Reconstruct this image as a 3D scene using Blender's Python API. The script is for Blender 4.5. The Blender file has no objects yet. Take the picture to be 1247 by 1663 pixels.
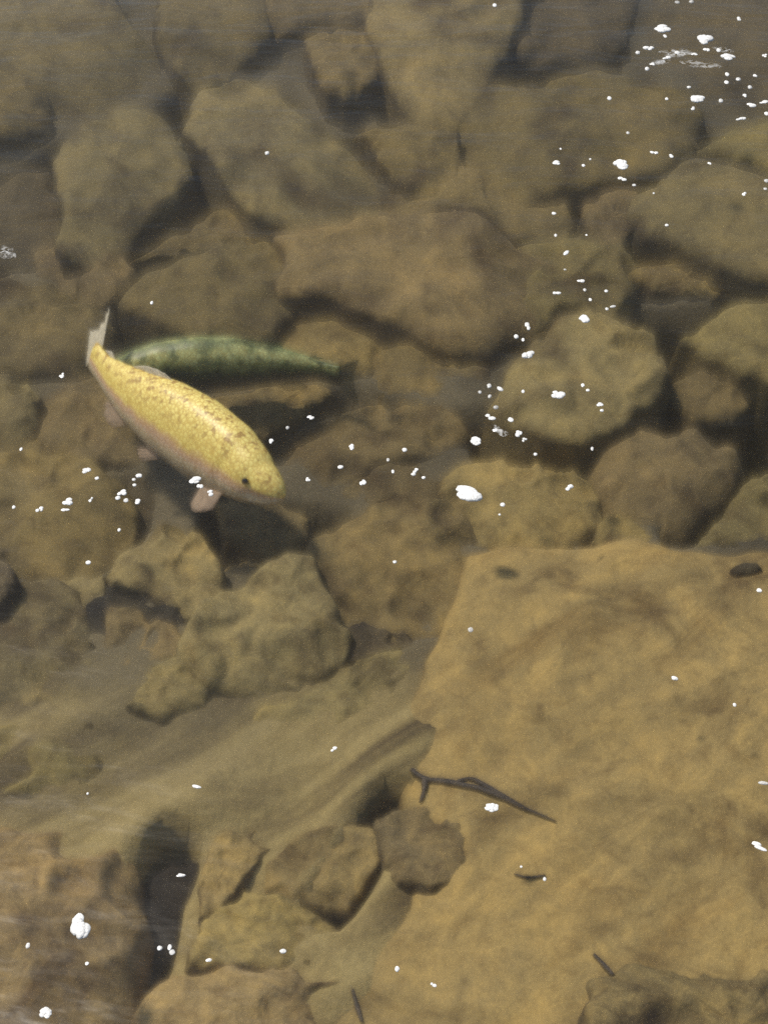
import bpy, math, random
from mathutils import Vector, Matrix, noise
R = math.radians
sc = bpy.context.scene
C = sc.collection
random.seed(7)

# ------------------------------------------------------------------ camera, sky, sun, exposure
CAM_H, PITCH, VFOV = 2.2, 45.0, 36.0
cd = bpy.data.cameras.new('camera'); cam = bpy.data.objects.new('camera', cd); C.objects.link(cam)
cam.location = (0, 0, CAM_H); cam.rotation_euler = (R(90 - PITCH), 0, 0)
cd.sensor_fit = 'VERTICAL'; cd.angle = R(VFOV); cd.clip_start = 0.05; cd.clip_end = 500
sc.camera = cam
SUN = Vector((-0.40, 0.26, 0.86)).normalized()
w = bpy.data.worlds.new('World'); sc.world = w; w.use_nodes = True
wn = w.node_tree; bg = wn.nodes['Background']
sky = wn.nodes.new('ShaderNodeTexSky'); sky.sky_type = 'NISHITA'; sky.sun_disc = False
sky.sun_elevation = math.asin(SUN.z); sky.sun_rotation = math.atan2(SUN.x, SUN.y)
wn.links.new(sky.outputs[0], bg.inputs[0]); bg.inputs[1].default_value = 0.06
ld = bpy.data.lights.new('sun', 'SUN'); ld.energy = 3.7; ld.angle = R(5.0); ld.color = (1, 0.94, 0.84)
sun = bpy.data.objects.new('sun', ld); C.objects.link(sun)
sun.rotation_euler = SUN.to_track_quat('Z', 'Y').to_euler(); sun.location = SUN * 20
sc.view_settings.view_transform = 'Standard'; sc.view_settings.look = 'None'
sc.view_settings.exposure = 1.0; sc.view_settings.gamma = 1
sc.cycles.volume_bounces = 1; sc.cycles.max_bounces = 8; sc.cycles.transparent_max_bounces = 8
sc.cycles.use_denoising = False; sc.cycles.sample_clamp_indirect = 0.6; sc.cycles.sample_clamp_direct = 4.0; sc.cycles.blur_glossy = 2.0; sc.cycles.diffuse_bounces = 3; sc.cycles.glossy_bounces = 2

# ------------------------------------------------------------------ helpers
PW, PH = 1247.0, 1663.0
TV = math.tan(R(VFOV / 2)); CP, SP = math.cos(R(PITCH)), math.sin(R(PITCH))
def at(px, py, z=0.0):
    """where the ray through a point of the photograph meets the level z"""
    xn = (px - PW / 2) / (PH / 2) * TV; yn = (PH / 2 - py) / (PH / 2) * TV
    d = Vector((xn, yn * SP + CP, yn * CP - SP))
    t = (z - CAM_H) / d.z
    return Vector((d.x * t, d.y * t, z))
def tag(o, label=None, cat=None, group=None, kind=None):
    for k, v in (('label', label), ('category', cat), ('group', group), ('kind', kind)):
        if v: o[k] = v
    return o
def mk(name, verts, faces, mat, loc=Vector((0, 0, 0)), parent=None, smooth=True):
    """one mesh object; verts in world space"""
    me = bpy.data.meshes.new(name)
    me.from_pydata([tuple(Vector(v) - loc) for v in verts], [], faces)
    me.materials.append(mat)
    if smooth: me.polygons.foreach_set('use_smooth', [True] * len(me.polygons))
    me.update()
    o = bpy.data.objects.new(name, me); C.objects.link(o)
    if parent:
        o.parent = parent; o.location = loc - parent.location
    else: o.location = loc
    return o
def catmull(P, n, closed=False):
    out = []; m = len(P); segs = m if closed else m - 1
    L = [0]
    for i in range(segs): L.append(L[-1] + (P[(i + 1) % m] - P[i]).length)
    tot = L[-1]; cnt = n if closed else n - 1
    for k in range(n):
        s = tot * k / cnt; i = 0
        while i < segs - 1 and L[i + 1] < s: i += 1
        t = (s - L[i]) / max(1e-9, L[i + 1] - L[i])
        g = (lambda j: P[j % m]) if closed else (lambda j: P[min(max(j, 0), m - 1)])
        a, b, c, d = g(i - 1), g(i), g(i + 1), g(i + 2)
        out.append(0.5 * ((2 * b) + (c - a) * t + (2 * a - 5 * b + 4 * c - d) * t * t + (3 * b - a - 3 * c + d) * t ** 3))
    return out
def fbm(v, o=4): return noise.fractal(v, 0.9, 2.1, o)

# ------------------------------------------------------------------ materials
def newmat(name):
    m = bpy.data.materials.new(name); m.use_nodes = True
    nt = m.node_tree
    for n in list(nt.nodes): nt.nodes.remove(n)
    out = nt.nodes.new('ShaderNodeOutputMaterial')
    def N(t, **kw):
        n = nt.nodes.new('ShaderNode' + t)
        for k, v in kw.items():
            if k in n.inputs: n.inputs[k].default_value = v
            else: setattr(n, k, v)
        return n
    return m, N, nt.links.new, out
def ramp(N, stops):
    r = N('ValToRGB'); e = r.color_ramp.elements
    while len(e) < len(stops): e.new(0.5)
    for k, (p, c) in enumerate(stops):
        e[k].position = p
        e[k].color = (c, c, c, 1) if not hasattr(c, '__len__') else (*c, 1)
    return r
def mixc(N, Lk, mode, fac, a, b):
    m = N('Mix', data_type='RGBA', blend_type=mode)
    for s, v in ((0, fac), (6, a), (7, b)):
        if hasattr(v, 'is_linked'): Lk(v, m.inputs[s])
        elif hasattr(v, '__len__'): m.inputs[s].default_value = (*v, 1)
        else: m.inputs[s].default_value = v
    return m.outputs[2]

def rock_material(name='silted_rock', rel=1.0):
    m, N, Lk, out = newmat(name)
    oi = N('ObjectInfo'); tc = N('NewGeometry')
    big = N('TexNoise', Scale=4.5, Detail=5.0, Roughness=0.6, Distortion=0.6); Lk(tc.outputs['Position'], big.inputs['Vector'])
    mid = N('TexNoise', Scale=22.0, Detail=6.0, Roughness=0.65, Distortion=0.8); Lk(tc.outputs['Position'], mid.inputs['Vector'])
    fine = N('TexNoise', Scale=160.0, Detail=4.0, Roughness=0.7); Lk(tc.outputs['Position'], fine.inputs['Vector'])
    # blotches of darker algae film and paler silt
    r1 = ramp(N, [(0.32, (0.36, 0.31, 0.22)), (0.47, (0.95, 0.95, 0.93)), (0.68, (1.3, 1.24, 1.08))]); Lk(big.outputs[0], r1.inputs[0])
    c = mixc(N, Lk, 'MULTIPLY', 1.0, oi.outputs['Color'], r1.outputs[0]); c = mixc(N, Lk, 'MULTIPLY', 1.0, c, (0.72, 0.665, 0.52))
    r2 = ramp(N, [(0.32, (0.42, 0.36, 0.26)), (0.50, (1, 1, 1)), (0.70, (1.35, 1.30, 1.2))]); Lk(mid.outputs[0], r2.inputs[0])
    c = mixc(N, Lk, 'MULTIPLY', 0.75 * rel, c, r2.outputs[0])
    # thin pale lines: caustic light put into the rock colour
    ws = N('TexNoise', Scale=7.0, Detail=4.0, Roughness=0.55, Distortion=1.6); Lk(tc.outputs['Position'], ws.inputs['Vector'])
    r5 = ramp(N, [(0.455, (1, 1, 1)), (0.49, (1.22, 1.2, 1.12)), (0.50, (1.22, 1.2, 1.12)), (0.545, (1, 1, 1))]); Lk(ws.outputs[0], r5.inputs[0])
    c = mixc(N, Lk, 'MULTIPLY', 0.8 * rel, c, r5.outputs[0])
    if rel < 1:   # long streaks of silt drawn out by the current
        mp = N('Mapping'); mp.vector_type = 'TEXTURE'; mp.inputs['Rotation'].default_value = (0, 0, R(36)); mp.inputs['Scale'].default_value = (0.6, 0.15, 0.5); Lk(tc.outputs['Position'], mp.inputs['Vector'])
        dg = N('TexNoise', Scale=1.0, Detail=5.0, Roughness=0.6, Distortion=0.8); Lk(mp.outputs[0], dg.inputs['Vector'])
        r7 = ramp(N, [(0.30, (0.62, 0.57, 0.48)), (0.48, (1, 1, 1)), (0.70, (1.2, 1.17, 1.08))]); Lk(dg.outputs[0], r7.inputs[0])
        c = mixc(N, Lk, 'MULTIPLY', 0.9, c, r7.outputs[0])
    r3 = ramp(N, [(0.25, (0.55, 0.52, 0.46)), (0.5, (1, 1, 1)), (0.8, (1.4, 1.38, 1.3))]); Lk(fine.outputs[0], r3.inputs[0])
    c = mixc(N, Lk, 'MULTIPLY', 0.6, c, r3.outputs[0])
    # silt settles on what faces up: steep faces show the darker bare stone
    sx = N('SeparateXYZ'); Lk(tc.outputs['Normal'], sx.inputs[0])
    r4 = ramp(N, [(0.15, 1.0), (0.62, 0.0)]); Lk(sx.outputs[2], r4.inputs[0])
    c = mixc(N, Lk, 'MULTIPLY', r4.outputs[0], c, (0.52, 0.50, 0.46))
    b = N('BsdfPrincipled', Roughness=0.9); Lk(c, b.inputs['Base Color'])
    bm1 = N('Bump', Strength=0.5 * rel, Distance=0.02); Lk(mid.outputs[0], bm1.inputs['Height'])
    bm2 = N('Bump', Strength=0.35, Distance=0.004); Lk(fine.outputs[0], bm2.inputs['Height']); Lk(bm1.outputs[0], bm2.inputs['Normal'])
    Lk(bm2.outputs[0], b.inputs['Normal']); Lk(b.outputs[0], out.inputs[0])
    return m
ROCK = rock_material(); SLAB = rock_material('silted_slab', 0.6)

def bed_material():
    m, N, Lk, out = newmat('silt_bed')
    tc = N('NewGeometry')
    big = N('TexNoise', Scale=3.0, Detail=6.0, Roughness=0.6); Lk(tc.outputs['Position'], big.inputs['Vector'])
    fine = N('TexNoise', Scale=60.0, Detail=6.0, Roughness=0.7); Lk(tc.outputs['Position'], fine.inputs['Vector'])
    r1 = ramp(N, [(0.3, (0.07, 0.055, 0.028)), (0.5, (0.135, 0.108, 0.055)), (0.7, (0.20, 0.16, 0.085))]); Lk(big.outputs[0], r1.inputs[0])
    r2 = ramp(N, [(0.3, 0.75), (0.7, 1.15)]); Lk(fine.outputs[0], r2.inputs[0])
    mp = N('Mapping'); mp.vector_type = 'TEXTURE'; mp.inputs['Rotation'].default_value = (0, 0, R(40)); mp.inputs['Scale'].default_value = (0.5, 0.14, 0.5); Lk(tc.outputs['Position'], mp.inputs['Vector'])
    dg = N('TexNoise', Scale=1.0, Detail=6.0, Roughness=0.6, Distortion=1.2); Lk(mp.outputs[0], dg.inputs['Vector'])
    r6 = ramp(N, [(0.32, (0.085, 0.057, 0.02)), (0.45, (0.195, 0.142, 0.050)), (0.58, (0.31, 0.232, 0.085)), (0.72, (0.36, 0.275, 0.11))]); Lk(dg.outputs[0], r6.inputs[0])
    c = mixc(N, Lk, 'MULTIPLY', 1.0, r1.outputs[0], r2.outputs[0])
    sx = N('SeparateXYZ'); Lk(tc.outputs['Position'], sx.inputs[0])
    ad = N('Math', operation='MULTIPLY_ADD'); Lk(big.outputs[0], ad.inputs[0]); ad.inputs[1].default_value = 0.9; Lk(sx.outputs[1], ad.inputs[2])
    mr = N('MapRange', interpolation_type='SMOOTHSTEP'); Lk(ad.outputs[0], mr.inputs[0]); mr.inputs[1].default_value = 2.05; mr.inputs[2].default_value = 2.75; mr.inputs[3].default_value = 1.0; mr.inputs[4].default_value = 0.0
    pale = mixc(N, Lk, 'MULTIPLY', 1.0, r6.outputs[0], r2.outputs[0])
    mb = N('MapRange', interpolation_type='SMOOTHSTEP'); Lk(sx.outputs[1], mb.inputs[0]); mb.inputs[1].default_value = 1.2; mb.inputs[2].default_value = 1.75; mb.inputs[3].default_value = 1.4; mb.inputs[4].default_value = 1.05
    pale = mixc(N, Lk, 'MULTIPLY', 1.0, pale, mb.outputs[0])
    c = mixc(N, Lk, 'MIX', mr.outputs[0], c, pale)
    b = N('BsdfPrincipled', Roughness=0.95); Lk(c, b.inputs['Base Color'])
    bp = N('Bump', Strength=0.6, Distance=0.02); Lk(fine.outputs[0], bp.inputs['Height'])
    Lk(bp.outputs[0], b.inputs['Normal']); Lk(b.outputs[0], out.inputs[0])
    return m

def water_material():
    m, N, Lk, out = newmat('stream_water')
    tc = N('NewGeometry')
    mp = N('Mapping'); mp.inputs['Scale'].default_value = (2.2, 5.0, 1.0); mp.inputs['Rotation'].default_value = (0, 0, R(14))
    Lk(tc.outputs['Position'], mp.inputs['Vector'])
    n1 = N('TexNoise', Scale=1.6, Detail=3.0, Roughness=0.5, Distortion=0.4); Lk(mp.outputs[0], n1.inputs['Vector'])
    n2 = N('TexNoise', Scale=9.0, Detail=3.0, Roughness=0.55, Distortion=0.5); Lk(mp.outputs[0], n2.inputs['Vector'])
    b1 = N('Bump', Strength=0.2, Distance=0.05); Lk(n1.outputs[0], b1.inputs['Height'])
    b2 = N('Bump', Strength=0.045, Distance=0.012); Lk(n2.outputs[0], b2.inputs['Height']); Lk(b1.outputs[0], b2.inputs['Normal'])
    # Schlick reflectance, the same from above and from below
    dt = N('VectorMath', operation='DOT_PRODUCT'); Lk(b2.outputs[0], dt.inputs[0]); Lk(tc.outputs['Incoming'], dt.inputs[1])
    ab = N('Math', operation='ABSOLUTE'); Lk(dt.outputs['Value'], ab.inputs[0])
    su = N('Math', operation='SUBTRACT', use_clamp=True); su.inputs[0].default_value = 1.0; Lk(ab.outputs[0], su.inputs[1])
    pw = N('Math', operation='POWER'); Lk(su.outputs[0], pw.inputs[0]); pw.inputs[1].default_value = 5.0
    ma = N('Math', operation='MULTIPLY_ADD'); Lk(pw.outputs[0], ma.inputs[0]); ma.inputs[1].default_value = 0.98; ma.inputs[2].default_value = 0.02
    tr = N('BsdfTransparent'); gl = N('BsdfGlossy', Roughness=0.22); Lk(b2.outputs[0], gl.inputs['Normal'])
    mx = N('MixShader'); Lk(ma.outputs[0], mx.inputs[0])
    # part of the view through the ruffled skin of the water is bent and softened
    rf = N('BsdfRefraction', Roughness=0.75, IOR=1.03); Lk(b2.outputs[0], rf.inputs['Normal'])
    m2 = N('MixShader'); m2.inputs[0].default_value = 0.62; Lk(tr.outputs[0], m2.inputs[1]); Lk(rf.outputs[0], m2.inputs[2]); Lk(m2.outputs[0], mx.inputs[1]); Lk(gl.outputs[0], mx.inputs[2])
    Lk(mx.outputs[0], out.inputs['Surface'])
    v = N('VolumePrincipled', Density=0.18, Anisotropy=0.2); v.inputs['Color'].default_value = (0.40, 0.32, 0.14, 1)
    Lk(v.outputs[0], out.inputs['Volume'])
    return m

def foam_material(name='white_foam', thin=False):
    m, N, Lk, out = newmat(name)
    tc = N('NewGeometry')
    vo = N('TexVoronoi', Scale=260.0); Lk(tc.outputs['Position'], vo.inputs['Vector'])
    r = ramp(N, [(0.0, (0.66, 0.66, 0.65)), (0.8, (0.44, 0.44, 0.43))]); Lk(vo.outputs[0], r.inputs[0])
    b = N('BsdfPrincipled', Roughness=0.35); Lk(r.outputs[0], b.inputs['Base Color'])
    b.inputs['Subsurface Weight'].default_value = 0.3; b.inputs['Subsurface Radius'].default_value = (0.004, 0.004, 0.004)
    bp = N('Bump', Strength=0.4, Distance=0.002); Lk(vo.outputs[0], bp.inputs['Height']); Lk(bp.outputs[0], b.inputs['Normal'])
    oi = N('ObjectInfo'); tr = N('BsdfTransparent'); fr = N('LayerWeight', Blend=0.35)
    ra = ramp(N, [(0.0, 0.0), (0.5, 0.05), (1.0, 0.6)]); Lk(oi.outputs['Random'], ra.inputs[0])
    mu = N('Math', operation='MULTIPLY'); Lk(ra.outputs[0], mu.inputs[0]); Lk(oi.outputs['Alpha'], mu.inputs[1])
    mx = N('MixShader'); Lk(b.outputs[0], mx.inputs[1]); Lk(tr.outputs[0], mx.inputs[2])
    if thin:   # a torn film of bubbles with water showing through
        nz = N('TexNoise', Scale=55.0, Detail=4.0, Roughness=0.65, Distortion=1.0); Lk(tc.outputs['Position'], nz.inputs['Vector'])
        rn = ramp(N, [(0.45, 1.0), (0.75, 0.55)]); Lk(nz.outputs[0], rn.inputs[0]); Lk(rn.outputs[0], mx.inputs[0])
    else: Lk(mu.outputs[0], mx.inputs[0])
    Lk(mx.outputs[0], out.inputs[0]); return m
FOAM = foam_material(); FILM = foam_material('thin_foam', True)

def fish_material(name, stops, spot, spot_amt, mottle, jag=0.3, cell=150.0, blot=110.0):
    m, N, Lk, out = newmat(name)
    av = N('Attribute', attribute_name='dorsal'); tc = N('TexCoord')
    nz = N('TexNoise', Scale=26.0, Detail=4.0, Roughness=0.6); Lk(tc.outputs['Object'], nz.inputs['Vector'])
    ad = N('Math', operation='MULTIPLY_ADD'); Lk(nz.outputs[0], ad.inputs[0]); ad.inputs[1].default_value = jag
    sh = N('Math', operation='MULTIPLY_ADD'); Lk(av.outputs['Fac'], sh.inputs[0]); sh.inputs[1].default_value = 0.5; sh.inputs[2].default_value = 0.5 - jag / 2
    Lk(sh.outputs[0], ad.inputs[2])
    cr = ramp(N, stops); Lk(ad.outputs[0], cr.inputs[0])
    vo = N('TexVoronoi', Scale=cell, feature='DISTANCE_TO_EDGE'); Lk(tc.outputs['Object'], vo.inputs['Vector'])
    r1 = ramp(N, [(0.0, (0.62, 0.46, 0.25)), (0.22, (1, 1, 1))]); Lk(vo.outputs[0], r1.inputs[0])
    c = mixc(N, Lk, 'MULTIPLY', mottle, cr.outputs[0], r1.outputs[0])
    n2 = N('TexNoise', Scale=blot, Detail=3.0, Roughness=0.55); Lk(tc.outputs['Object'], n2.inputs['Vector'])
    r2 = ramp(N, [(0.52, 0.0), (0.62, 1.0)]); Lk(n2.outputs[0], r2.inputs[0])
    up = ramp(N, [(0.05, 0.0), (0.75, 1.0)]); Lk(av.outputs['Fac'], up.inputs[0])
    f = N('Math', operation='MULTIPLY'); Lk(r2.outputs[0], f.inputs[0]); Lk(up.outputs[0], f.inputs[1])
    f2 = N('Math', operation='MULTIPLY'); Lk(f.outputs[0], f2.inputs[0]); f2.inputs[1].default_value = spot_amt
    c = mixc(N, Lk, 'MIX', f2.outputs[0], c, spot)
    b = N('BsdfPrincipled', Roughness=0.42); Lk(c, b.inputs['Base Color'])
    bp = N('Bump', Strength=0.25, Distance=0.002); Lk(vo.outputs[0], bp.inputs['Height']); Lk(bp.outputs[0], b.inputs['Normal'])
    Lk(b.outputs[0], out.inputs[0]); return m
def fin_material(name, col, alpha):
    m, N, Lk, out = newmat(name)
    tc = N('TexCoord'); nz = N('TexNoise', Scale=90.0, Detail=3.0); Lk(tc.outputs['Object'], nz.inputs['Vector'])
    r = ramp(N, [(0.3, tuple(k * 0.75 for k in col)), (0.7, col)]); Lk(nz.outputs[0], r.inputs[0])
    d = N('BsdfDiffuse'); t = N('BsdfTranslucent'); tr = N('BsdfTransparent')
    Lk(r.outputs[0], d.inputs[0]); Lk(r.outputs[0], t.inputs[0])
    a = N('MixShader'); a.inputs[0].default_value = 0.4; Lk(d.outputs[0], a.inputs[1]); Lk(t.outputs[0], a.inputs[2])
    e = N('MixShader'); e.inputs[0].default_value = alpha; Lk(tr.outputs[0], e.inputs[1]); Lk(a.outputs[0], e.inputs[2])
    Lk(e.outputs[0], out.inputs[0]); return m
def plain_material(name, c1, c2, scale, rough=0.8):
    m, N, Lk, out = newmat(name)
    tc = N('TexCoord'); nz = N('TexNoise', Scale=scale, Detail=5.0, Roughness=0.65); Lk(tc.outputs['Object'], nz.inputs['Vector'])
    r = ramp(N, [(0.3, c1), (0.7, c2)]); Lk(nz.outputs[0], r.inputs[0])
    b = N('BsdfPrincipled', Roughness=rough); Lk(r.outputs[0], b.inputs['Base Color'])
    bp = N('Bump', Strength=0.5, Distance=0.003); Lk(nz.outputs[0], bp.inputs['Height']); Lk(bp.outputs[0], b.inputs['Normal'])
    Lk(b.outputs[0], out.inputs[0]); return m

# ------------------------------------------------------------------ setting: bed and water
# hollows between the rocks and banks of silt: photo line, half width, depth (a bank counts negative)
HOLLOWS = [([(300,110),(250,150),(190,172),(90,212),(0,255)],.055,.30), ([(345,262),(340,320),(290,378),(235,405)],.06,.30), ([(72,285),(95,325)],.05,.28),
 ([(450,110),(500,180),(570,190),(640,172)],.055,.28), ([(620,90),(642,130)],.04,.25), ([(835,85),(790,190),(770,230)],.05,.28), ([(985,40),(960,110)],.05,.25),
 ([(1135,165),(1122,232),(1080,272),(1040,290)],.05,.30), ([(1060,378),(1130,412),(1200,452)],.04,.28), ([(1010,434),(1090,434)],.03,.25), ([(1060,487),(1260,487)],.04,.28),
 ([(1110,500),(1090,570),(1135,582),(1200,622),(1260,685)],.045,.30), ([(1092,630),(1030,692),(940,732),(850,725)],.05,.32), ([(1130,692),(1200,702),(1260,722)],.05,.3),
 ([(1215,750),(1195,812),(1105,885)],.035,.32), ([(235,525),(330,557),(430,542),(500,488)],.035,.25), ([(520,492),(620,522),(665,548)],.03,.22), ([(170,440),(212,460),(195,510)],.03,.25),
 ([(250,628),(400,636),(560,622),(630,650),(500,692),(440,712)],.035,.22), ([(640,662),(700,690),(785,685),(800,720)],.04,.25), ([(207,790),(217,860),(192,902),(110,948),(40,922)],.03,.22),
 ([(352,822),(352,885)],.03,.25), ([(470,830),(545,842),(503,892),(460,926)],.03,.22), ([(360,912),(405,905)],.02,.2), ([(985,825),(958,882)],.03,.25),
 ([(285,1432),(268,1500),(236,1615)],.036,.32), ([(640,1378),(590,1455),(540,1535)],.035,.24), ([(530,1042),(650,1028)],.03,.2), ([(160,1050),(160,985),(200,962),(290,1000)],.018,.2),
 ([(705,1120),(670,1240),(640,1400),(570,1560),(540,1640)],.10,-.035)]
HOLLOWS = [([at(px, py, -0.33).xy for px, py in L], w, d) for L, w, d in HOLLOWS]
def bed_z(x, y):
    f = max(0.0, min(1.0, (y - 1.6) / 1.25)); f = f * f * (3 - 2 * f)
    z = -0.222 - 0.135 * f - 0.05 * max(0, y - 2.4) + (0.03 + 0.015 * f) * fbm(Vector((x * 2.6, y * 2.6, 3.1)), 5)
    u, v = x * 0.8 + y * 0.6, -x * 0.6 + y * 0.8
    z += (1 - f) * 0.038 * fbm(Vector((u * 1.7, v * 4.6, 8.2)), 5) + (1 - f) * 0.012 * fbm(Vector((u * 6, v * 16, 1.2)), 4)
    p = Vector((x, y))
    for L, w, d in HOLLOWS:
        best = 9.0
        for i in range(len(L) - 1):
            e = L[i + 1] - L[i]; t = max(0.0, min(1.0, (p - L[i]).dot(e) / e.dot(e)))
            best = min(best, (p - L[i] - e * t).length)
        if best < 2.2 * w: z -= d * math.exp(-(best / w) ** 3.4)
    return z
def axis_samples(lo, hi, fine_lo, fine_hi, step):
    v = [fine_lo + step * i for i in range(int((fine_hi - fine_lo) / step) + 1)]
    d = step
    while v[-1] < hi: d *= 1.5; v.append(v[-1] + d)
    d = step
    while v[0] > lo: d *= 1.5; v.insert(0, v[0] - d)
    return v
xs = axis_samples(-40, 40, -1.8, 1.8, 0.025); ys = axis_samples(-40, 60, 0.4, 5.2, 0.025)
V = [(x, y, bed_z(x, max(0.4, min(y, 6.5)))) for y in ys for x in xs]
nx = len(xs)
F = [(j * nx + i, j * nx + i + 1, (j + 1) * nx + i + 1, (j + 1) * nx + i) for j in range(len(ys) - 1) for i in range(nx - 1)]
tag(mk('riverbed', V, F, bed_material()), kind='structure')
a, b_, t_, d_ = -38, 38, 58, -2.5
V = [(a, a, d_), (b_, a, d_), (b_, t_, d_), (a, t_, d_), (a, a, 0), (b_, a, 0), (b_, t_, 0), (a, t_, 0)]
F = [(3, 2, 1, 0), (4, 5, 6, 7), (0, 1, 5, 4), (1, 2, 6, 5), (2, 3, 7, 6), (3, 0, 4, 7)]
tag(mk('water', V, F, water_material(), smooth=False), kind='structure')

# ------------------------------------------------------------------ rocks
def rock(pts, label, zt=None, H=0.04, p=14.0, tilt=(0, 0), col=(0.30, 0.25, 0.15), facets=4, amp=0.022, n=110, rings=18, cat='rock', name='rock', rough=0.035, base=-0.85, mat=None, brk=0.085, group='submerged rocks of the stream bed'):
    cy = sum(q[1] for q in pts) / len(pts)
    if zt is None: zt = -0.33 + 0.14 * min(1, max(0, cy / PH))
    zm = zt - 0.4 * H
    rnd = random.Random(hash(label) & 0 if False else sum(ord(ch) * (i + 1) for i, ch in enumerate(label)))
    P = [at(x, y, zm) for x, y in pts]
    B = catmull(P, n, True)
    Ln = [0.0]
    for i in range(len(P)): Ln.append(Ln[-1] + (P[(i + 1) % len(P)] - P[i]).length)
    for i in range(n):
        sL = Ln[-1] * i / n; k = max(j for j in range(len(P)) if Ln[j] <= sL + 1e-9)
        B[i] = B[i].lerp(P[k].lerp(P[(k + 1) % len(P)], (sL - Ln[k]) / (Ln[k + 1] - Ln[k])), 0.93)
    c = sum(B, Vector()) / n
    size = sum((q - c).length for q in B) / n
    off = Vector((rnd.uniform(-50, 50), rnd.uniform(-50, 50), rnd.uniform(-50, 50)))
    B = [c + (q - c) * (1.09 + rough * 2.2 * fbm((q - c) * (1.2 / size) * 2 + off) + rough * 1.1 * fbm((q - c) * 14 + off)) for q in B]
    fac = []
    for k in range(facets):
        an = rnd.uniform(0, 2 * math.pi); fac.append((Vector((math.cos(an), math.sin(an), 0)), rnd.uniform(0.05, 0.24), rnd.uniform(0.05, 0.6)))
    rs = [math.sin(math.pi / 2 * (k / rings) ** 0.8) for k in range(rings + 1)]; rs[-1] = 1
    V, F = [], []
    def top(q, r):
        d = q - c
        z = zt - H * (1 - (max(0, 1 - r ** p)) ** (1 / 2.2)) + tilt[0] * d.x + tilt[1] * d.y
        for nv, sl, cc in fac:
            s = d.dot(nv) / size
            if s > cc: z -= sl * (s - cc) * size
        nn = amp * fbm(d * 4.5 + off, 6) + amp * 0.3 * (0.6 - abs(fbm(d * 9 - off, 4)))
        if amp > 0.01:   # broken, blocky breaks in the stone
            ds, pt = noise.voronoi(Vector((d.x, d.y, 0)) * (1.9 / size) + off + nn * Vector((6, 5, 0)))
            wgt = min(1.0, (ds[1] - ds[0]) / 0.35); wgt = wgt * wgt * (3 - 2 * wgt)
            h1, h2 = noise.cell(pt[0] * 7.3), noise.cell(pt[0] * 3.1 + Vector((9, 4, 2)))
            z += brk * wgt * min(size, 0.2) * (h1 - 0.5 + (h2 - 0.5) * 1.2 * (d.x + d.y) / size)
        return z + nn
    V.append((c.x, c.y, top(c, 0)))
    for r in rs[1:]:
        for q in B:
            s = c + (q - c) * r; V.append((s.x, s.y, top(s, r)))
    for k, (g, zf) in enumerate(((1.03, 0.10), (1.09, 0.30), (1.12, 1.0))):
        for i, q in enumerate(B):
            zr = V[1 + (rings - 1) * n + i][2]
            s = c + (q - c) * (g + 0.03 * fbm(Vector((q.x * 9, q.y * 9, zf * 4)) + off))
            V.append((s.x, s.y, zr + (base - zr) * zf))
    for i in range(n): F.append((0, 1 + i, 1 + (i + 1) % n))
    nr = rings + 3
    for k in range(nr - 1):
        for i in range(n):
            a0 = 1 + k * n + i; a1 = 1 + k * n + (i + 1) % n
            F.append((a0, a0 + n, a1 + n, a1))
    F.append(tuple(1 + (nr - 1) * n + i for i in range(n)))
    # orientation: make the top face up
    ar = sum(B[i].x * B[(i + 1) % n].y - B[(i + 1) % n].x * B[i].y for i in range(n))
    if ar < 0: F = [tuple(reversed(f)) for f in F]
    o = mk(name, V, F, mat or ROCK, Vector((c.x, c.y, base)))
    j = rnd.uniform(0.82, 1.18); o.color = (col[0] * j, col[1] * j * rnd.uniform(0.975, 1.015), col[2] * j * rnd.uniform(0.85, 1.02), 1)
    return tag(o, label, cat, group)

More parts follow.
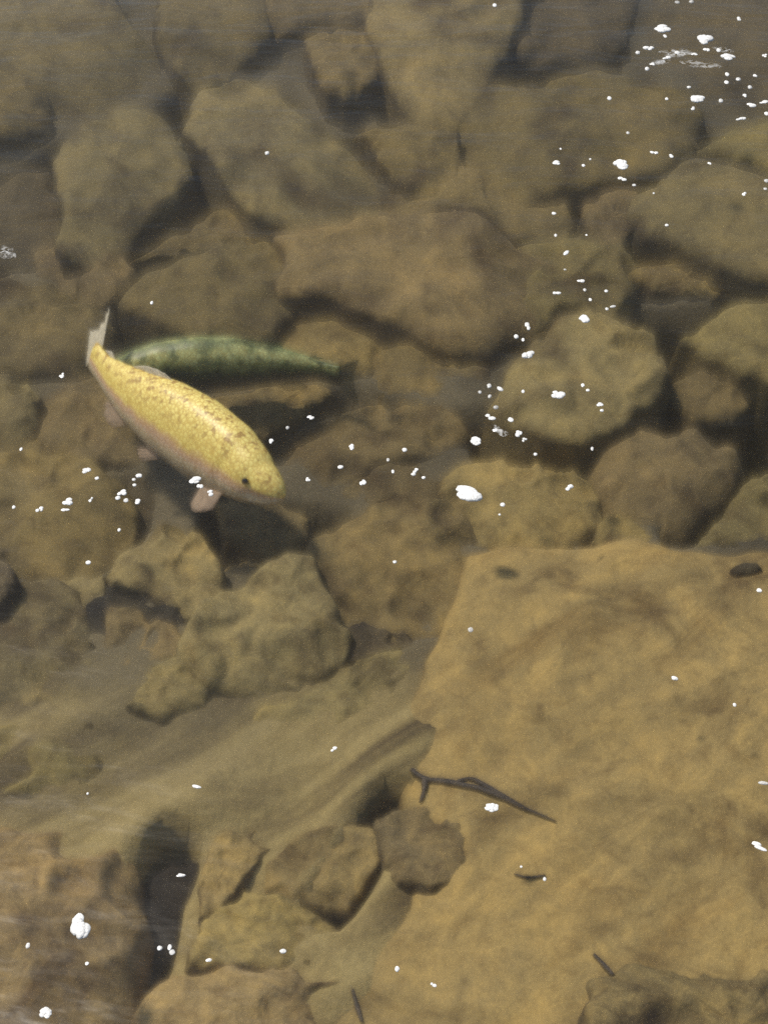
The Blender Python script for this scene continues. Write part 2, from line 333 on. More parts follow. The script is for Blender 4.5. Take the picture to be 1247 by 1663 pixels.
T1 = (0.30, 0.25, 0.13)    # pale grey tan
T2 = (0.235, 0.187, 0.09)   # dull brown
T3 = (0.33, 0.26, 0.12)    # yellowish tan
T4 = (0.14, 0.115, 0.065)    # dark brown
T5 = (0.355, 0.268, 0.135)    # warm pale tan of the shallows
OL = (0.275, 0.23, 0.11)   # olive
ROCKS = [
 ([(-120,-60),(160,-50),(190,20),(242,52),(258,95),(245,125),(200,140),(150,150),(80,132),(-100,128)], 'large pale flat-topped rock filling the top left corner', dict(col=T1)),
 ([(-60,132),(58,130),(76,160),(78,200),(30,215),(-60,226)], 'small brown rock at left edge below the top left corner rock', dict(col=T2, zt=-0.36)),
 ([(90,258),(135,212),(200,182),(255,195),(290,225),(301,275),(270,318),(228,345),(180,400),(110,400),(95,370),(112,335)], 'pale six-sided boulder with dark gaps on both sides, upper left', dict(col=T1, zt=-0.29, tilt=(0,0.05))),
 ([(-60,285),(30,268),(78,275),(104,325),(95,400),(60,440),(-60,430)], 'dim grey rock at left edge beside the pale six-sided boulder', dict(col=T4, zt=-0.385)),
 ([(305,205),(328,135),(395,97),(440,110),(470,160),(530,200),(590,240),(640,300),(610,350),(500,362),(420,345),(372,310),(345,262)], 'broad tan boulder with sloping right side, top centre left', dict(col=T1, zt=-0.31, tilt=(-0.05,0.02))),
 ([(262,-50),(420,-50),(432,50),(400,88),(330,122),(285,105),(258,60)], 'greyish rock at top edge right of the top left corner rock', dict(col=T2, zt=-0.38)),
 ([(500,60),(545,42),(595,45),(622,90),(600,140),(560,165),(530,150),(508,110)], 'small dull boulder near top centre with dark gap below it', dict(col=T2, zt=-0.36)),
 ([(440,-60),(600,-60),(625,20),(600,42),(520,40),(450,50),(435,20)], 'hazy grey rock at top edge above the small dull boulder', dict(col=T2, zt=-0.40)),
 ([(630,-60),(870,-60),(815,80),(770,150),(730,188),(690,172),(640,110),(605,40)], 'wedge-shaped tan rock pointing down from the top centre edge', dict(col=T1, zt=-0.31)),
 ([(585,205),(635,178),(690,195),(740,215),(740,300),(660,300),(615,255)], 'low brown rock right of the broad tan boulder', dict(col=T2, zt=-0.34)),
 ([(740,210),(780,140),(860,128),(960,120),(1050,120),(1120,150),(1128,200),(1105,240),(1060,280),(960,300),(860,310),(770,290)], 'wide dull brown rock below the foam patches, upper right', dict(col=T2, zt=-0.33, n=100)),
 ([(640,300),(740,270),(860,300),(930,330),(920,390),(830,385),(780,350),(690,345),(640,340)], 'dim brown rock between wide dull brown rock and yellowish slab', dict(col=T2, zt=-0.37)),
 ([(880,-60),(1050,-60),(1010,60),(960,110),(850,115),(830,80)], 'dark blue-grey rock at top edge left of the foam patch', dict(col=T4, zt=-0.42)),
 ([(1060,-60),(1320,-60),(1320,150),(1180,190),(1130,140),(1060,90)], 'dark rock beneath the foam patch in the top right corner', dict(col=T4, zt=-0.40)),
 ([(1140,232),(1190,205),(1330,170),(1330,310),(1247,285)], 'olive tan rock on right edge behind the angular wedge rock', dict(col=OL, zt=-0.33)),
 ([(1095,245),(1145,234),(1250,290),(1400,360),(1400,470),(1220,445),(1130,400),(1060,370),(1035,330),(1045,302),(1085,290)], 'angular olive wedge rock with straight upper edge, right edge', dict(col=OL, zt=-0.29, amp=0.008)),
 ([(945,315),(1030,300),(1042,350),(1010,400),(960,395)], 'small brown rock left of the angular olive wedge rock', dict(col=T2, zt=-0.35)),
 ([(470,385),(560,360),(650,350),(735,328),(765,350),(830,388),(920,408),(942,450),(880,490),(790,545),(705,545),(620,515),(545,482),(480,470)], 'broad yellowish slab in the upper centre above the green fish', dict(col=T3, zt=-0.28, n=110)),
 ([(208,430),(300,402),(390,378),(455,410),(485,470),(440,535),(330,552),(250,512),(205,475)], 'brown rock directly above the green fish with dark gap below', dict(col=T2, zt=-0.31, tilt=(0.0,0.08))),
 ([(-60,445),(70,440),(150,482),(172,510),(160,560),(120,600),(40,605),(-60,610)], 'dull brown rock at left edge behind the golden fish tail', dict(col=T2, zt=-0.34)),
 ([(-60,615),(30,612),(60,640),(62,690),(30,725),(-60,735)], 'small olive rock at the left edge left of golden fish', dict(col=OL, zt=-0.31)),
 ([(60,625),(150,600),(200,650),(260,720),(250,765),(150,760),(70,735)], 'brown rock lying under the golden fish belly', dict(col=T2, zt=-0.335)),
 ([(400,535),(470,530),(560,528),(605,540),(630,580),(600,612),(520,612),(430,570)], 'rounded tan rock behind the right end of the green fish', dict(col=T3, zt=-0.36, H=0.06)),
 ([(350,640),(470,628),(540,640),(490,680),(430,712),(370,690)], 'low brown rock between the golden and the green fish', dict(col=T2, zt=-0.355)),
 ([(600,570),(700,560),(790,600),(790,650),(700,660),(620,630)], 'dim brown stone in the middle left of the rounded olive boulder', dict(col=T2, zt=-0.345)),
 ([(450,745),(500,700),(590,662),(690,645),(770,690),(720,740),(610,765),(510,800),(465,775)], 'dull brown rock ahead of the golden fish head', dict(col=T2, zt=-0.34)),
 ([(830,590),(870,545),(905,510),(970,498),(1020,520),(1060,560),(1083,612),(1050,650),(1000,692),(955,715),(885,708),(830,682),(805,640)], 'large rounded olive boulder under a trail of foam, right of centre', dict(col=OL, zt=-0.25, n=100)),
 ([(1020,440),(1110,425),(1170,445),(1215,470),(1140,482),(1065,478)], 'thin flat tan stone wedged below the angular olive wedge rock', dict(col=T3, zt=-0.36, H=0.05)),
 ([(1030,392),(1080,385),(1125,405),(1100,425),(1040,425)], 'small yellow brown stone under the angular olive wedge rock', dict(col=T3, zt=-0.40, H=0.05)),
 ([(1118,545),(1180,503),(1330,490),(1330,650),(1215,612),(1160,575)], 'tan rock on the right edge past the rounded olive boulder', dict(col=OL, zt=-0.29)),
 ([(1092,625),(1140,602),(1195,620),(1217,660),(1190,692),(1130,690),(1088,662)], 'small blunt stone between rounded boulder and right edge rocks', dict(col=T2, zt=-0.33, H=0.06)),
 ([(960,740),(990,705),(1060,688),(1130,700),(1208,742),(1192,800),(1130,850),(1062,880),(985,850),(955,790)], 'smooth brown boulder below the rounded olive boulder, right', dict(col=T2, zt=-0.27, H=0.12, p=3)),
 ([(1125,890),(1165,845),(1215,790),(1330,750),(1330,920),(1190,905)], 'olive brown rock at right edge just behind the big slab', dict(col=OL, zt=-0.30)),
 ([(965,870),(1000,838),(1062,885),(1050,915),(955,910)], 'small pointed tan stone behind the big slab top edge', dict(col=T3, zt=-0.30, H=0.06)),
 ([(720,775),(760,748),(835,750),(930,760),(982,800),(962,870),(880,905),(800,895),(765,880),(735,830)], 'mottled yellow and dark brown rock behind the big slab', dict(col=T3, zt=-0.28, amp=0.03)),
 ([(500,880),(560,832),(640,802),(712,815),(760,852),(780,905),(760,960),(725,1020),(640,1045),(555,1020),(510,960)], 'dull brown rock against the left side of the big slab', dict(col=T2, zt=-0.25, n=100)),
 ([(295,1035),(325,992),(400,948),(468,905),(508,898),(520,960),(570,1030),(520,1085),(430,1110),(350,1100),(302,1070)], 'tan wedge rock with bright pale left edge, centre left', dict(col=T1, zt=-0.20, tilt=(0.03,0.0), n=100)),
 ([(175,932),(220,890),(268,860),(320,872),(352,912),(365,970),(340,1010),(290,1000),(235,965),(185,948)], 'pale brown angular rock left of the tan wedge rock', dict(col=T1, zt=-0.24)),
 ([(352,825),(430,812),(500,850),(492,898),(460,922),(410,900),(368,888)], 'grey brown rock directly under the golden fish head', dict(col=T2, zt=-0.32)),
 ([(360,930),(400,915),(440,925),(430,960),(380,980)], 'small grey stone wedged above the tan wedge rock', dict(col=T2, zt=-0.32, H=0.05)),
 ([(-60,742),(110,740),(190,768),(207,800),(208,850),(190,890),(110,942),(60,920),(-60,912)], 'broad olive brown rock at left edge below the golden fish', dict(col=T2, zt=-0.27, tilt=(-0.03,0.06))),
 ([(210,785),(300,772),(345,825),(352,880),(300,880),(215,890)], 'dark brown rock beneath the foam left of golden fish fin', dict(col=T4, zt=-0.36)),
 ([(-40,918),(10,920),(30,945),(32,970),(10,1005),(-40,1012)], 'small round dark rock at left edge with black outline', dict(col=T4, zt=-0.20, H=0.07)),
 ([(32,935),(90,930),(130,960),(150,1040),(162,1100),(110,1160),(40,1165),(-60,1150),(-60,1025),(15,1010),(35,970)], 'smooth pale silted rock on left edge below the round dark rock', dict(col=T1, zt=-0.22)),
 ([(176,1000),(205,988),(280,1015),(300,1048),(292,1080),(225,1125),(180,1112),(174,1060)], 'brown stained rock under a dark L-shaped crack, left', dict(col=T2, zt=-0.235, H=0.03, facets=1)),
 ([(205,1160),(232,1092),(290,1066),(342,1100),(335,1145),(270,1172)], 'small pale stone just below the brown stained rock', dict(col=T1, zt=-0.22, H=0.06)),
 ([(380,1170),(450,1110),(560,1070),(700,1045),(720,1110),(690,1180),(610,1240),(480,1270),(395,1240)], 'silt-covered pale rock between tan wedge rock and big slab', dict(col=T1, zt=-0.23, H=0.12, p=2.6, n=100)),
 ([(160,1180),(280,1150),(390,1180),(480,1260),(500,1330),(400,1340),(280,1360),(200,1310),(165,1250)], 'brown stained low rock in the lower left centre', dict(col=T2, zt=-0.27, H=0.10, p=2.6)),
 ([(-60,1185),(160,1188),(172,1240),(165,1300),(80,1310),(-60,1300)], 'flat pale olive rock at left edge above the bottom left boulder', dict(col=OL, zt=-0.22, H=0.07)),
 ([(-80,1320),(100,1325),(180,1338),(214,1390),(226,1460),(216,1560),(225,1640),(232,1760),(-80,1760)], 'large smooth warm tan boulder filling the bottom left corner', dict(col=T5, zt=-0.14, H=0.10, p=4, n=110, rings=24)),
 ([(325,1440),(345,1370),(410,1322),(446,1335),(450,1370),(400,1430),(360,1490),(330,1490)], 'narrow pale ridge stone right of the dark hole', dict(col=T3, zt=-0.20, H=0.06)),
 ([(430,1400),(520,1350),(600,1350),(628,1372),(612,1420),(565,1480),(480,1470),(430,1450)], 'pale knobbly stone with dark gap on its right, lower centre', dict(col=T3, zt=-0.20, H=0.06)),
 ([(330,1510),(400,1460),(470,1460),(530,1490),(560,1560),(480,1590),(390,1580),(310,1570)], 'yellow brown silted stone near bottom, left of centre', dict(col=T3, zt=-0.19, H=0.06)),
 ([(235,1640),(280,1590),(400,1570),(520,1590),(600,1590),(620,1760),(225,1760)], 'tan rock at bottom edge right of the bottom left boulder', dict(col=T5, zt=-0.17, H=0.08)),
 ([(610,1330),(690,1305),(768,1325),(787,1380),(768,1432),(695,1445),(632,1425)], 'brown squarish rock below the forked stick', dict(col=T2, zt=-0.155, H=0.05)),
 ([(60,405),(110,390),(200,398),(215,440),(190,482),(120,492),(60,450)], 'low brown rock below the pale six-sided boulder', dict(col=T2, zt=-0.36)),
 ([(215,425),(300,380),(365,335),(440,345),(490,378),(440,400),(300,412)], 'dim brown rock behind the brown rock above the green fish', dict(col=T2, zt=-0.37)),
 ([(830,405),(930,385),(1010,405),(1035,455),(1000,510),(900,515),(840,550),(795,545),(860,480)], 'flat olive stone between yellowish slab and rounded olive boulder', dict(col=OL, zt=-0.34)),
 ([(560,790),(630,752),(740,765),(748,830),(640,812),(580,830)], 'low brown stone between mottled rock and golden fish head', dict(col=T2, zt=-0.33)),
 ([(-60,700),(60,690),(150,738),(215,775),(100,762),(-60,752)], 'low brown ledge at left edge below the small olive rock', dict(col=T2, zt=-0.34)),
 ([(95,930),(170,940),(172,985),(160,1060),(130,975)], 'narrow pale stone between silted left rock and L-shaped crack', dict(col=T1, zt=-0.26)),
 ([(145,1060),(146,985),(190,950),(290,985),(310,1020),(250,1060),(180,1090)], 'black stone showing as the dark L-shaped crack, left', dict(col=(0.045,0.037,0.022), zt=-0.26, H=0.02, facets=1)),  # near-black stone added to stand for the shade in the crevice
 ([(228,1440),(280,1400),(326,1405),(322,1450),(290,1520),(240,1620),(205,1640),(205,1500)], 'black wet stone deep in the hole beside bottom left boulder', dict(col=(0.018,0.013,0.008), zt=-0.26, H=0.03)),  # added stone: its black stands for the shade inside the hole
 ([(530,1040),(590,1015),(660,1030),(690,1050),(600,1075),(530,1070)], 'dark stone wedged below the dull brown rock, centre', dict(col=(0.10,0.078,0.042), zt=-0.245, H=0.03)),  # dark stone added as the shade of the gap under that rock
 ([(960,1600),(1030,1570),(1120,1590),(1240,1570),(1400,1580),(1400,1800),(1000,1800)], 'dark cracked rock in the bottom right corner', dict(col=T2, zt=-0.105, H=0.04, amp=0.05)),
]
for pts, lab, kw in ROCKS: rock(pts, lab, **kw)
# the great slab
slab = rock([(788,897),(900,885),(1020,890),(1090,908),(1190,911),(1280,925),(1550,960),(1600,1400),(1500,1850),(900,1850),(500,1780),(530,1640),(600,1540),(690,1450),(700,1380),(690,1300),(675,1220),(700,1120),(722,1050),(745,1000),(770,940)],
     'huge smooth warm tan slab filling the lower right of the stream', zt=-0.125, H=0.07, p=9, tilt=(0.10, -0.01), col=T5, facets=0, amp=0.016, brk=0.06, n=200, rings=60, mat=SLAB, name='stone_slab', cat='rock slab', rough=0.012)
rock([(1188,922),(1205,913),(1228,914),(1238,924),(1220,933),(1196,932)], 'small dark oval pebble on top rear edge of the big slab', zt=-0.125, H=0.02, p=2.2, col=T4, facets=0, amp=0.003, n=32, rings=8, name='pebble', cat='pebble', base=-0.2, group='pebbles')  # an oval hollow in the slab, stood in for by an added dark pebble

# ------------------------------------------------------------------ sticks
from mathutils.bvhtree import BVHTree
STONES = [BVHTree.FromPolygons([o.matrix_basis @ v.co for v in o.data.vertices], [tuple(p.vertices) for p in o.data.polygons]) for o in C.objects if o.get('category') in ('rock', 'rock slab') or o.name == 'riverbed']
def resting(px, py, lift):
    """the spot on the uppermost stone below the level that ray meets, lifted by the stick's own radius"""
    e = Vector((0, 0, CAM_H)); d = (at(px, py, -0.1) - e).normalized()
    hits = [h for h in (t.ray_cast(e, d) for t in STONES) if h[0] is not None]
    q = min(hits, key=lambda h: h[3])[0] if hits else at(px, py, -0.14)
    return q + Vector((0, 0, lift))
BARK = plain_material('wet_bark', (0.02, 0.014, 0.008), (0.07, 0.05, 0.028), 60.0, 0.7)
def tube(name, P, rad, mat, parent=None, n=8, m=28, seed=0):
    Q = catmull(P, m); V, F = [], []
    for k, q in enumerate(Q):
        t = (Q[min(k + 1, m - 1)] - Q[max(k - 1, 0)]).normalized()
        s = t.cross(Vector((0, 0, 1))).normalized(); u = s.cross(t)
        f = k / (m - 1) * (len(rad) - 1); i = min(int(f), len(rad) - 2); r = rad[i] + (rad[i + 1] - rad[i]) * (f - i)
        for j in range(n):
            a = 2 * math.pi * j / n
            rr = r * (1 + 0.25 * fbm(Vector((k * 0.35, math.cos(a), math.sin(a) + seed))))
            V.append(q + s * rr * math.cos(a) + u * rr * math.sin(a))
    for k in range(m - 1):
        for j in range(n):
            a = k * n + j; b = k * n + (j + 1) % n
            F.append((a, b, b + n, a + n))
    F.append(tuple(reversed(range(n)))); F.append(tuple((m - 1) * n + j for j in range(n)))
    return mk(name, V, F, mat, Q[m // 2].copy(), parent)
st = tube('stick', [resting(668,1252,0.004), resting(690,1268,0.004), resting(735,1275,0.004), resting(790,1288,0.004), resting(850,1315,0.004), resting(902,1337,0.004)], [0.005, 0.007, 0.0065, 0.006, 0.004, 0.0015], BARK)
tag(st, 'dark forked stick lying on the left edge of the big slab', 'stick')
tube('side_twig', [resting(690,1268,0.004), resting(688,1290,0.004), resting(682,1306,0.004)], [0.007, 0.005, 0.003], BARK, st, m=10, seed=4)
tube('side_twig', [resting(735,1274,0.004), resting(765,1268,0.004), resting(800,1285,0.004), resting(850,1313,0.004)], [0.003, 0.0045, 0.004, 0.002], BARK, st, m=16, seed=9)
tag(tube('twig', [resting(835,1422,0.004), resting(858,1428,0.004), resting(885,1424,0.004)], [0.002, 0.003, 0.002], BARK, m=12), 'short thin curved twig on the middle of the big slab', 'twig')
tag(tube('twig', [resting(963,1552,0.004), resting(980,1570,0.004), resting(995,1586,0.004)], [0.003, 0.0045, 0.003], BARK, m=12), 'short dark twig beside the dark cracked rock, bottom right', 'twig')
tag(tube('twig', [resting(572,1608,0.004), resting(578,1630,0.004), resting(588,1662,0.004)], [0.002, 0.0045, 0.003], BARK, m=12), 'short upright dark twig at the bottom edge left of centre', 'twig')

# ------------------------------------------------------------------ fish
def fish_body(name, spine, L, prof, wid, mat, n=32, m=64, roll=0.0):
    Q = catmull(spine, m); V, F, A = [], [], []
    c = Q[m // 2].copy()
    for k, q in enumerate(Q):
        s = k / (m - 1)
        t = (Q[min(k + 1, m - 1)] - Q[max(k - 1, 0)]).normalized()
        sd = t.cross(Vector((0, 0, 1))).normalized(); up = Vector((0, 0, 1))
        sd, up = sd * math.cos(roll) - up * math.sin(roll), up * math.cos(roll) + sd * math.sin(roll)
        def pr(tab):
            for (a, va), (b, vb) in zip(tab, tab[1:]):
                if s <= b:
                    x = (s - a) / (b - a); x = x * x * (3 - 2 * x) * 0.35 + x * 0.65
                    return va + (vb - va) * x
            return tab[-1][1]
        hh, hw = pr(prof) * L, pr(wid) * L
        for j in range(n):
            a = 2 * math.pi * j / n
            ca, sa = math.cos(a), math.sin(a)
            e = 0.9
            x = math.copysign(abs(ca) ** e, ca); z = math.copysign(abs(sa) ** e, sa)
            zz = z * hh * (1.0 if z > 0 else 0.96)
            # mouth crease and gill cover
            if s < 0.10: x *= 1 - 0.22 * math.exp(-((sa + 0.30) / 0.14) ** 2)
            g = 1 - 0.06 * math.exp(-((s - 0.215 + 0.02 * sa) / 0.008) ** 2) * (abs(ca) > 0.4)
            V.append(q + sd * hw * x * g + up * zz); A.append(sa)
    for k in range(m - 1):
        for j in range(n):
            a = k * n + j; b = k * n + (j + 1) % n
            F.append((a, b, b + n, a + n))
    V.append(Q[0] + (Q[0] - Q[1]).normalized() * 0.004); A.append(0.0)
    V.append(Q[-1]); A.append(0.0)
    for j in range(n):
        F.append((len(V) - 2, (j + 1) % n, j)); F.append((len(V) - 1, (m - 1) * n + j, (m - 1) * n + (j + 1) % n))
    o = mk(name, V, F, mat, c)
    at_ = o.data.attributes.new('dorsal', 'FLOAT', 'POINT'); at_.data.foreach_set('value', A)
    return o, Q
def fin(name, root, tip, mat, parent, th=0.0016, n=12, m=8, wav=0.002, label=None):
    Rr, Tt = catmull(root, n), catmull(tip, n); V, F = [], []
    nv = (root[-1] - root[0]).cross(tip[0] - root[0]).normalized()
    for i in range(n):
        for j in range(m):
            f = j / (m - 1)
            V.append(Rr[i] + (Tt[i] - Rr[i]) * f + nv * (wav * math.sin(i * 2.1) * f + 0.003 * f * math.sin(i * 0.5)))
    for i in range(n - 1):
        for j in range(m - 1): F.append((i * m + j, i * m + j + 1, (i + 1) * m + j + 1, (i + 1) * m + j))
    o = mk(name, V, F, mat, Rr[n // 2].copy(), parent)
    md = o.modifiers.new('thickness', 'SOLIDIFY'); md.thickness = th
    return o
def ball(name, c, r, mat, parent, sq=(1, 1, 1), n=12, m=8):
    V, F = [], []
    for i in range(m + 1):
        a = math.pi * i / m
        for j in range(n):
            b = 2 * math.pi * j / n
            V.append(c + Vector((r * sq[0] * math.sin(a) * math.cos(b), r * sq[1] * math.sin(a) * math.sin(b), r * sq[2] * math.cos(a))))
    for i in range(m):
        for j in range(n):
            F.append((i * n + j, i * n + (j + 1) % n, (i + 1) * n + (j + 1) % n, (i + 1) * n + j)[::-1])
    return mk(name, V, F, mat, c, parent)
PROF = [(0, .014), (.03, .040), (.08, .068), (.15, .096), (.25, .126), (.4, .140), (.55, .132), (.7, .104), (.82, .074), (.92, .054), (1, .056)]
WID = [(0, .014), (.03, .034), (.08, .055), (.15, .074), (.25, .086), (.4, .090), (.55, .082), (.7, .062), (.82, .038), (.92, .022), (1, .014)]
GOLD = fish_material('golden_skin', [(0.0, (0.62, 0.54, 0.38)), (0.30, (0.72, 0.60, 0.38)), (0.40, (0.74, 0.52, 0.34)), (0.46, (0.78, 0.53, 0.27)), (0.55, (0.97, 0.78, 0.21)), (1.0, (0.97, 0.79, 0.23))], (0.44, 0.26, 0.06), 0.95, 0.7, 0.2, 100.0, 70.0)
GFIN = fin_material('pale_fin', (0.68, 0.52, 0.36), 0.62)
CLEAR = fin_material('pale_clear_fin', (0.88, 0.80, 0.60), 0.75)
EYE = plain_material('fish_eye', (0.01, 0.01, 0.008), (0.03, 0.025, 0.02), 100, 0.2)
def up(v, z): return Vector((v.x, v.y, v.z + z))
zf = -0.112
sp = [at(459,808,zf), at(424,786,zf), at(370,744,zf), at(300,697,zf), at(230,652,zf), at(180,612,zf), at(153,580,zf)]
Lg = sum((b - a).length for a, b in zip(sp, sp[1:]))
gf, Q = fish_body('golden_trout', sp, Lg, [(a, b * 1.05) for a, b in PROF], [(a, b * 1.08) for a, b in WID], GOLD, roll=R(22))
tag(gf, 'bright golden yellow trout with pinkish flank swimming near the surface', 'fish')
def add_fins(body, Q, L, fm, cm, tail_dir, tail_len, tail_up, lobe=1.0, wk=1.12, side=-1, roll=0.0):
    def frame(s):
        k = s * (len(Q) - 1); i = min(int(k), len(Q) - 2); p = Q[i].lerp(Q[i + 1], k - i)
        t = (Q[i + 1] - Q[i]).normalized(); u = Vector((0, 0, 1)); sd = t.cross(u).normalized()
        return p, t, sd * math.cos(roll) - u * math.sin(roll), u * math.cos(roll) + sd * math.sin(roll)
    def top(s, h, back=0.0, lat=0.0):
        p, t, sd, u = frame(s); return p + u * h * L + t * back * L + sd * lat * L
    fin('dorsal_fin', [top(.54, .130), top(.62, .116), top(.70, .098)], [top(.60, .143, .01), top(.68, .130, .02), top(.735, .100, .02)], cm, body)
    fin('adipose_fin', [top(.86, .064), top(.89, .058)], [top(.885, .082, .01), top(.91, .072, .01)], cm, body)
    fin('anal_fin', [top(.70, -.10), top(.75, -.088), top(.80, -.072)], [top(.75, -.150, .02, .02 * side), top(.80, -.135, .02, .02 * side), top(.83, -.095, .02, .01 * side)], fm, body)
    fin('pelvic_fin', [top(.50, -.118, 0, .04 * side), top(.55, -.11, 0, .04 * side)], [top(.56, -.165, .02, .06 * side), top(.60, -.14, .02, .05 * side)], fm, body)
    fin('pectoral_fin', [top(.19, -.075, 0, .070 * side), top(.235, -.09, 0, .078 * side), top(.28, -.10, 0, .078 * side)], [top(.175, -.125, 0, .11 * side), top(.20, -.145, 0, .138 * side), top(.235, -.155, 0, .142 * side), top(.275, -.15, 0, .115 * side)], fm, body)
    p, t, sd, z = frame(1.0); z = tail_up.normalized()
    d = tail_dir.normalized()
    fin('tail_fin', [p + z * .058 * L, p, p - z * .058 * L], [p + d * tail_len * 1.1 + z * .13 * L * lobe, p + d * tail_len * .85 + z * .05 * L * lobe, p + d * tail_len * .8, p + d * tail_len * .85 - z * .05 * L * lobe, p + d * tail_len * 1.1 - z * .13 * L * lobe], cm, body, m=10, n=15, wav=0.003)
    for s_ in (1, -1):
        p, t, sd, u = frame(0.105)
        ball('eye', p + sd * s_ * .072 * L * (wk / 1.12) + u * .020 * L, 0.0075, EYE, body, (1, 0.8, 1))
add_fins(gf, Q, Lg, GFIN, CLEAR, at(161, 524, zf) - at(153, 576, zf), 0.125, Vector((0.62, 0.0, 0.8)), 0.5, roll=R(22))

GREEN = fish_material('green_skin', [(0.0, (0.10, 0.09, 0.06)), (0.42, (0.05, 0.055, 0.03)), (0.52, (0.08, 0.10, 0.035)), (0.62, (0.16, 0.20, 0.06)), (0.74, (0.44, 0.49, 0.16)), (0.86, (0.68, 0.70, 0.28)), (1.0, (0.20, 0.24, 0.08))], (0.06, 0.08, 0.025), 0.7, 0.8, 0.6, 90.0, 40.0)  # lit back and shaded flank are put into this green skin's colours
DFIN = fin_material('dark_fin', (0.16, 0.15, 0.08), 0.45)
zg = -0.23
sp2 = [at(165,612,zg), at(200,606,zg), at(280,598,zg), at(370,594,zg), at(450,596,zg), at(510,602,zg), at(552,612,zg)]
L2 = sum((b - a).length for a, b in zip(sp2, sp2[1:]))
g2, Q2 = fish_body('green_trout', sp2, L2, [(a, b * 0.95) for a, b in PROF], WID, GREEN)
tag(g2, 'dark green speckled trout partly hidden behind the golden fish', 'fish')
add_fins(g2, Q2, L2, DFIN, DFIN, at(600, 630, zg) - at(552, 612, zg), 0.05, Vector((0, 0, 1)), wk=1.0)

# ------------------------------------------------------------------ foam flecks on the water
#FOAM_LIST (photo x, photo y, radius in photo pixels, stretch, angle)
FL = '''803,9,4 1099,4,4 1122,3,4 1200,31,6 1079,47,11,1.6 1081,59,5 1053,79,7,1.4 1035,86,4 1061,104,5,1.5 1050,112,4 1083,94,6,1.8,20 1099,86,4,1.4 1145,64,13 1148,80,6 1186,94,9,1.8,-25 1166,82,4 1126,89,5,2.2,10 1180,121,4 1179,134,4 1198,129,4 1225,123,5 1217,142,4 1130,160,10,1.7 1124,176,5 1118,142,3 1170,164,4 1211,156,6 1218,172,8,1.6 1238,166,6,1.4 1203,194,6,1.9,15 1244,185,4 1242,90,5 989,160,4 1082,161,3 1019,216,3 905,265,7,1.4 910,242,2 947,269,3 958,259,2 1008,268,13,1.2 1011,290,6,1.4 1063,249,6,1.4,-40 1090,253,5 1154,266,5,1.4,-60 1029,301,3 1244,294,4 1242,307,3 1208,316,5 1061,314,2 899,347,3,1.6,-50 903,383,5 952,382,2 919,411,4,1.8,60 917,438,2 1082,366,3 942,456,6,1.4,-20 949,471,3 903,477,5,1.3 984,473,3 948,517,9 958,487,3 985,502,3 995,498,3,1.8,20 857,531,8 838,547,4 849,552,3 857,575,10 905,641,9,1.4 944,627,6 974,658,6,1.3 977,667,3 954,634,3 794,627,4 779,637,3 795,644,3,1.6,70 812,632,4,1.6,-50 805,662,4 796,678,8,1.3 829,682,4,1.8,-50 842,704,7 851,715,5 774,716,9,1.3,-60 869,738,3 961,729,3 849,636,3 806,700,5,1.8,-40 657,731,4 638,766,3 671,769,6,1.4 676,763,3 688,776,3 761,803,17,1.7,-22 924,792,7,1.4,30 816,820,4 811,836,2 641,913,3 630,747,3 442,717,6 467,695,3 505,678,5,1.5,30 570,727,6 553,759,4 501,779,5 588,783,7 247,492,3 143,765,7,1.4 158,777,3,1.5 198,800,7,1.3,30 192,809,4 205,813,4 224,815,6 226,773,4,1.6 219,788,3 218,779,3 111,815,8,1.3 107,828,6,1.9 147,811,5 320,781,9,1.6,20 325,791,6 341,801,6 101,609,5,1.8,80 23,824,3 65,828,6 35,730,3 194,861,3 144,914,4 434,249,4 541,1217,5,1.5,40 320,1280,6,2.6,-15 135,1503,19 46,1536,4 142,1565,3 260,1540,4 276,1539,4 280,1547,4,1.5 341,1558,5,1.8,10 460,1545,4,1.4 75,1645,10,1.2,-30 294,1423,5,1.8 143,1289,2 800,1313,9,1.6,-10 1233,1375,7,2.8,-25 645,1574,4 703,1599,5,1.4,-30 884,1428,3 846,1408,2 1239,1272,4,2.5,-10 764,1023,4,1.4 1095,1102,4,1.3,-30 1192,1145,3 1232,959,4'''
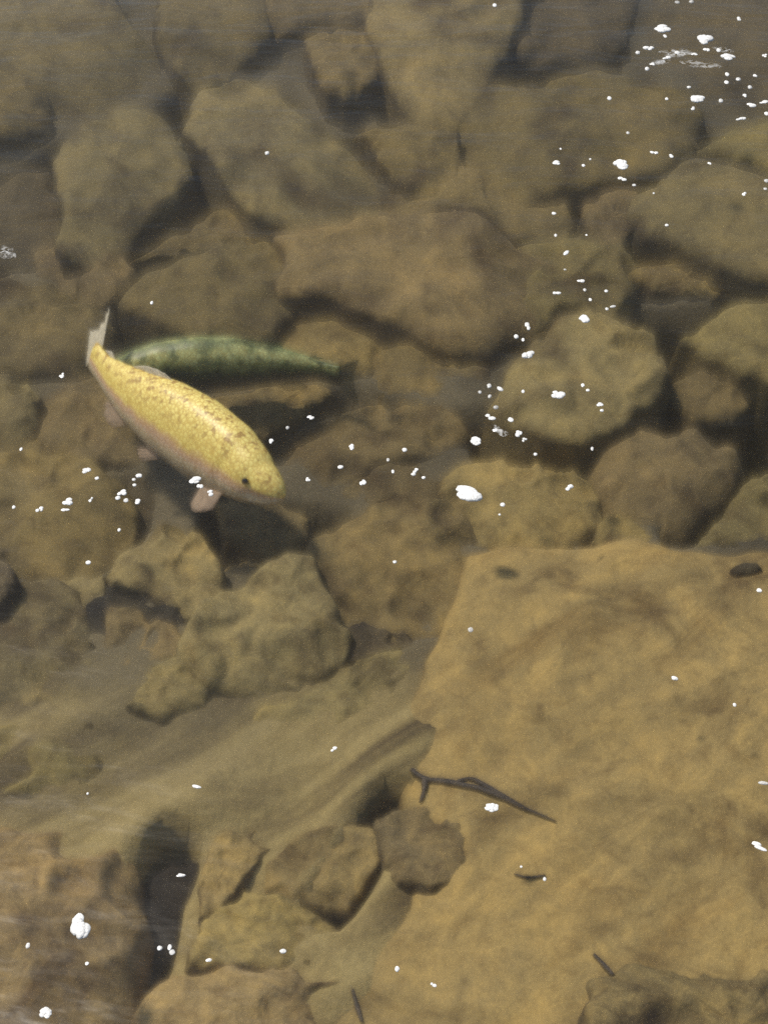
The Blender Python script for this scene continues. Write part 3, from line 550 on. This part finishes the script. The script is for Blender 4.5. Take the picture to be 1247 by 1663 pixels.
def foam(px, py, r, st=1.0, ang=0.0):
    c = at(px, py, 0.0)
    sc_ = (at(px + 5, py, 0) - at(px - 5, py, 0)).length / 10
    rw = r * sc_
    rnd = random.Random(px * 31 + py)
    V, F = [], []
    lobes = 1 if r < 5 else (3 if r < 9 else 7)
    ca, sa = math.cos(R(ang)), math.sin(R(ang))
    for k in range(lobes):
        if lobes == 1: ox = oy = 0; lr = rw
        else:
            an = rnd.uniform(0, 6.28); dd = rw * rnd.uniform(0.25, 0.62); ox, oy = math.cos(an) * dd, math.sin(an) * dd
            lr = rw * rnd.uniform(0.36, 0.62)
        e = rnd.uniform(0.85, 1.15); base = len(V); n, m = 14, 6
        hgt = rnd.uniform(0.35, 0.6)
        for i in range(m + 1):
            a = math.pi * 0.58 * i / m
            for j in range(n):
                b = 2 * math.pi * j / n
                q = 1 + 0.16 * fbm(Vector((math.cos(b) * 1.3, math.sin(b) * 1.3, px * 0.37 + k)))
                x = (lr * math.sin(a) * math.cos(b) * e * q + ox) * st ** 0.8; y = (lr * math.sin(a) * math.sin(b) / e * q + oy) * 1.25 / st ** 0.3
                V.append((c.x + x * ca - y * sa, c.y + x * sa + y * ca, max(-0.004, lr * math.cos(a) * hgt) + 0.0005))
        for i in range(m):
            for j in range(n):
                F.append((base + i * n + j, base + (i + 1) * n + j, base + (i + 1) * n + (j + 1) % n, base + i * n + (j + 1) % n))
        F.append(tuple(base + m * n + j for j in range(n)))
    o = mk('foam_fleck', V, F, FOAM, c); o.color = (1, 1, 1, 1.0 if r < 4.5 else 0.25); return o
ZONES = [(lambda x, y: y < 200 and x > 1000, 'in the top right corner foam patch'),
         (lambda x, y: y < 330 and x > 860, 'above wide dull brown rock and wedge rock, upper right'),
         (lambda x, y: y < 510 and x > 860, 'in the thin line above the rounded olive boulder'),
         (lambda x, y: y < 690 and x > 880, 'over the rounded olive boulder'),
         (lambda x, y: y < 860 and x > 760, 'along lower left side of the rounded olive boulder'),
         (lambda x, y: y < 860 and 600 < x <= 760, 'in the middle of the stream right of centre line'),
         (lambda x, y: 430 < y < 860 and 400 < x <= 600, 'ahead of the golden fish head'),
         (lambda x, y: 740 < y < 950 and x < 280, 'over the rock below the golden fish belly'),
         (lambda x, y: 740 < y < 950 and 280 <= x < 400, 'touching the golden fish side fin'),
         (lambda x, y: y > 1350 and x < 500, 'near the dark hole and bottom left boulder'),
         (lambda x, y: y > 880 and x > 700, 'over the big tan slab'),
         (lambda x, y: y > 880, 'over the silted rocks lower centre left'),
         (lambda x, y: True, 'alone on the upper left half of the stream')]
BIG = {(1145, 64): 'large ragged white foam clump in the top right corner patch', (1079, 47): 'broad white foam clump left end of the top right patch',
       (1130, 160): 'flat oval white foam clump below the top right patch', (1008, 268): 'large rounded white foam clump over the wide dull brown rock',
       (857, 575): 'round white foam clump at left rim of rounded olive boulder', (857, 531): 'small rough foam clump just above the round clump, rounded boulder',
       (948, 517): 'round white foam clump on rear top of rounded olive boulder', (905, 641): 'white foam clump on near half of rounded olive boulder',
       (761, 803): 'largest elongated white foam clump, behind the big slab corner', (774, 716): 'tilted oval white foam clump in dark water, centre right',
       (135, 1503): 'large ragged white foam clump on the bottom left boulder', (75, 1645): 'triangular white foam clump at the bottom left edge',
       (800, 1313): 'smooth white oval foam blob beside the forked stick', (1233, 1375): 'thin white foam streak at right edge over big slab',
       (320, 1280): 'thin white foam dash over the lower left rocks', (434, 249): 'single tiny white bubble on the broad tan boulder',
       (320, 781): 'white foam clump touching rear of golden fish side fin', (341, 801): 'round white bubble on tip of golden fish side fin',
       (541, 1217): 'small lone white foam fleck between wedge rock and stick', (101, 609): 'pale upright fleck left of the golden fish tail',
       (924, 792): 'small slanted white foam clump on the mottled rock, right', (1186, 94): 'slanted white foam streak right end of top right patch',
       (796, 678): 'oval white foam clump left of rounded olive boulder dark gap'}
for tok in FL.split():
    v = [float(q) for q in tok.split(',')]
    o = foam(*v)
    key = (int(v[0]), int(v[1]))
    zi = next(i for i, zf_ in enumerate(ZONES) if zf_[0](v[0], v[1]))
    if key in BIG: tag(o, BIG[key], 'foam', 'foam drifting on the water')
    else:
        sz = 'tiny' if v[2] < 4.5 else 'small'
        tag(o, f'{sz} white foam fleck {ZONES[zi][1]}', 'foam', f'{sz} foam flecks {ZONES[zi][1]}')

# thin torn films of foam, plus a pale reflection built the same way
def film(px, py, r, st, ang, label):
    o = foam(px, py, r, st, ang); o.name = 'foam_film'; o.data.materials[0] = FILM
    for v in o.data.vertices: v.co.z = 0.0004 + max(0, v.co.z) * 0.12
    tag(o, label, 'foam', 'thin foam films on the water')
for a in [(1100, 86, 15, 3.0, 8, 'thin torn foam film joining clumps in the top right patch'), (1140, 104, 14, 3.0, -8, 'thin grey foam film under the large ragged clump, top right'),
          (1068, 103, 11, 2.6, 20, 'thin foam film at left end of the top right patch'), (1172, 80, 10, 2.4, -30, 'thin foam film beside the slanted streak, top right'),
          (815, 702, 10, 2.6, -50, 'thin slanted foam film left of rounded olive boulder dark gap'), (16, 412, 14, 2.2, -68, 'pale surface reflection built as a film at the left edge by dim grey rock')]: film(*a)  # the last film is added for a pale reflection off the water
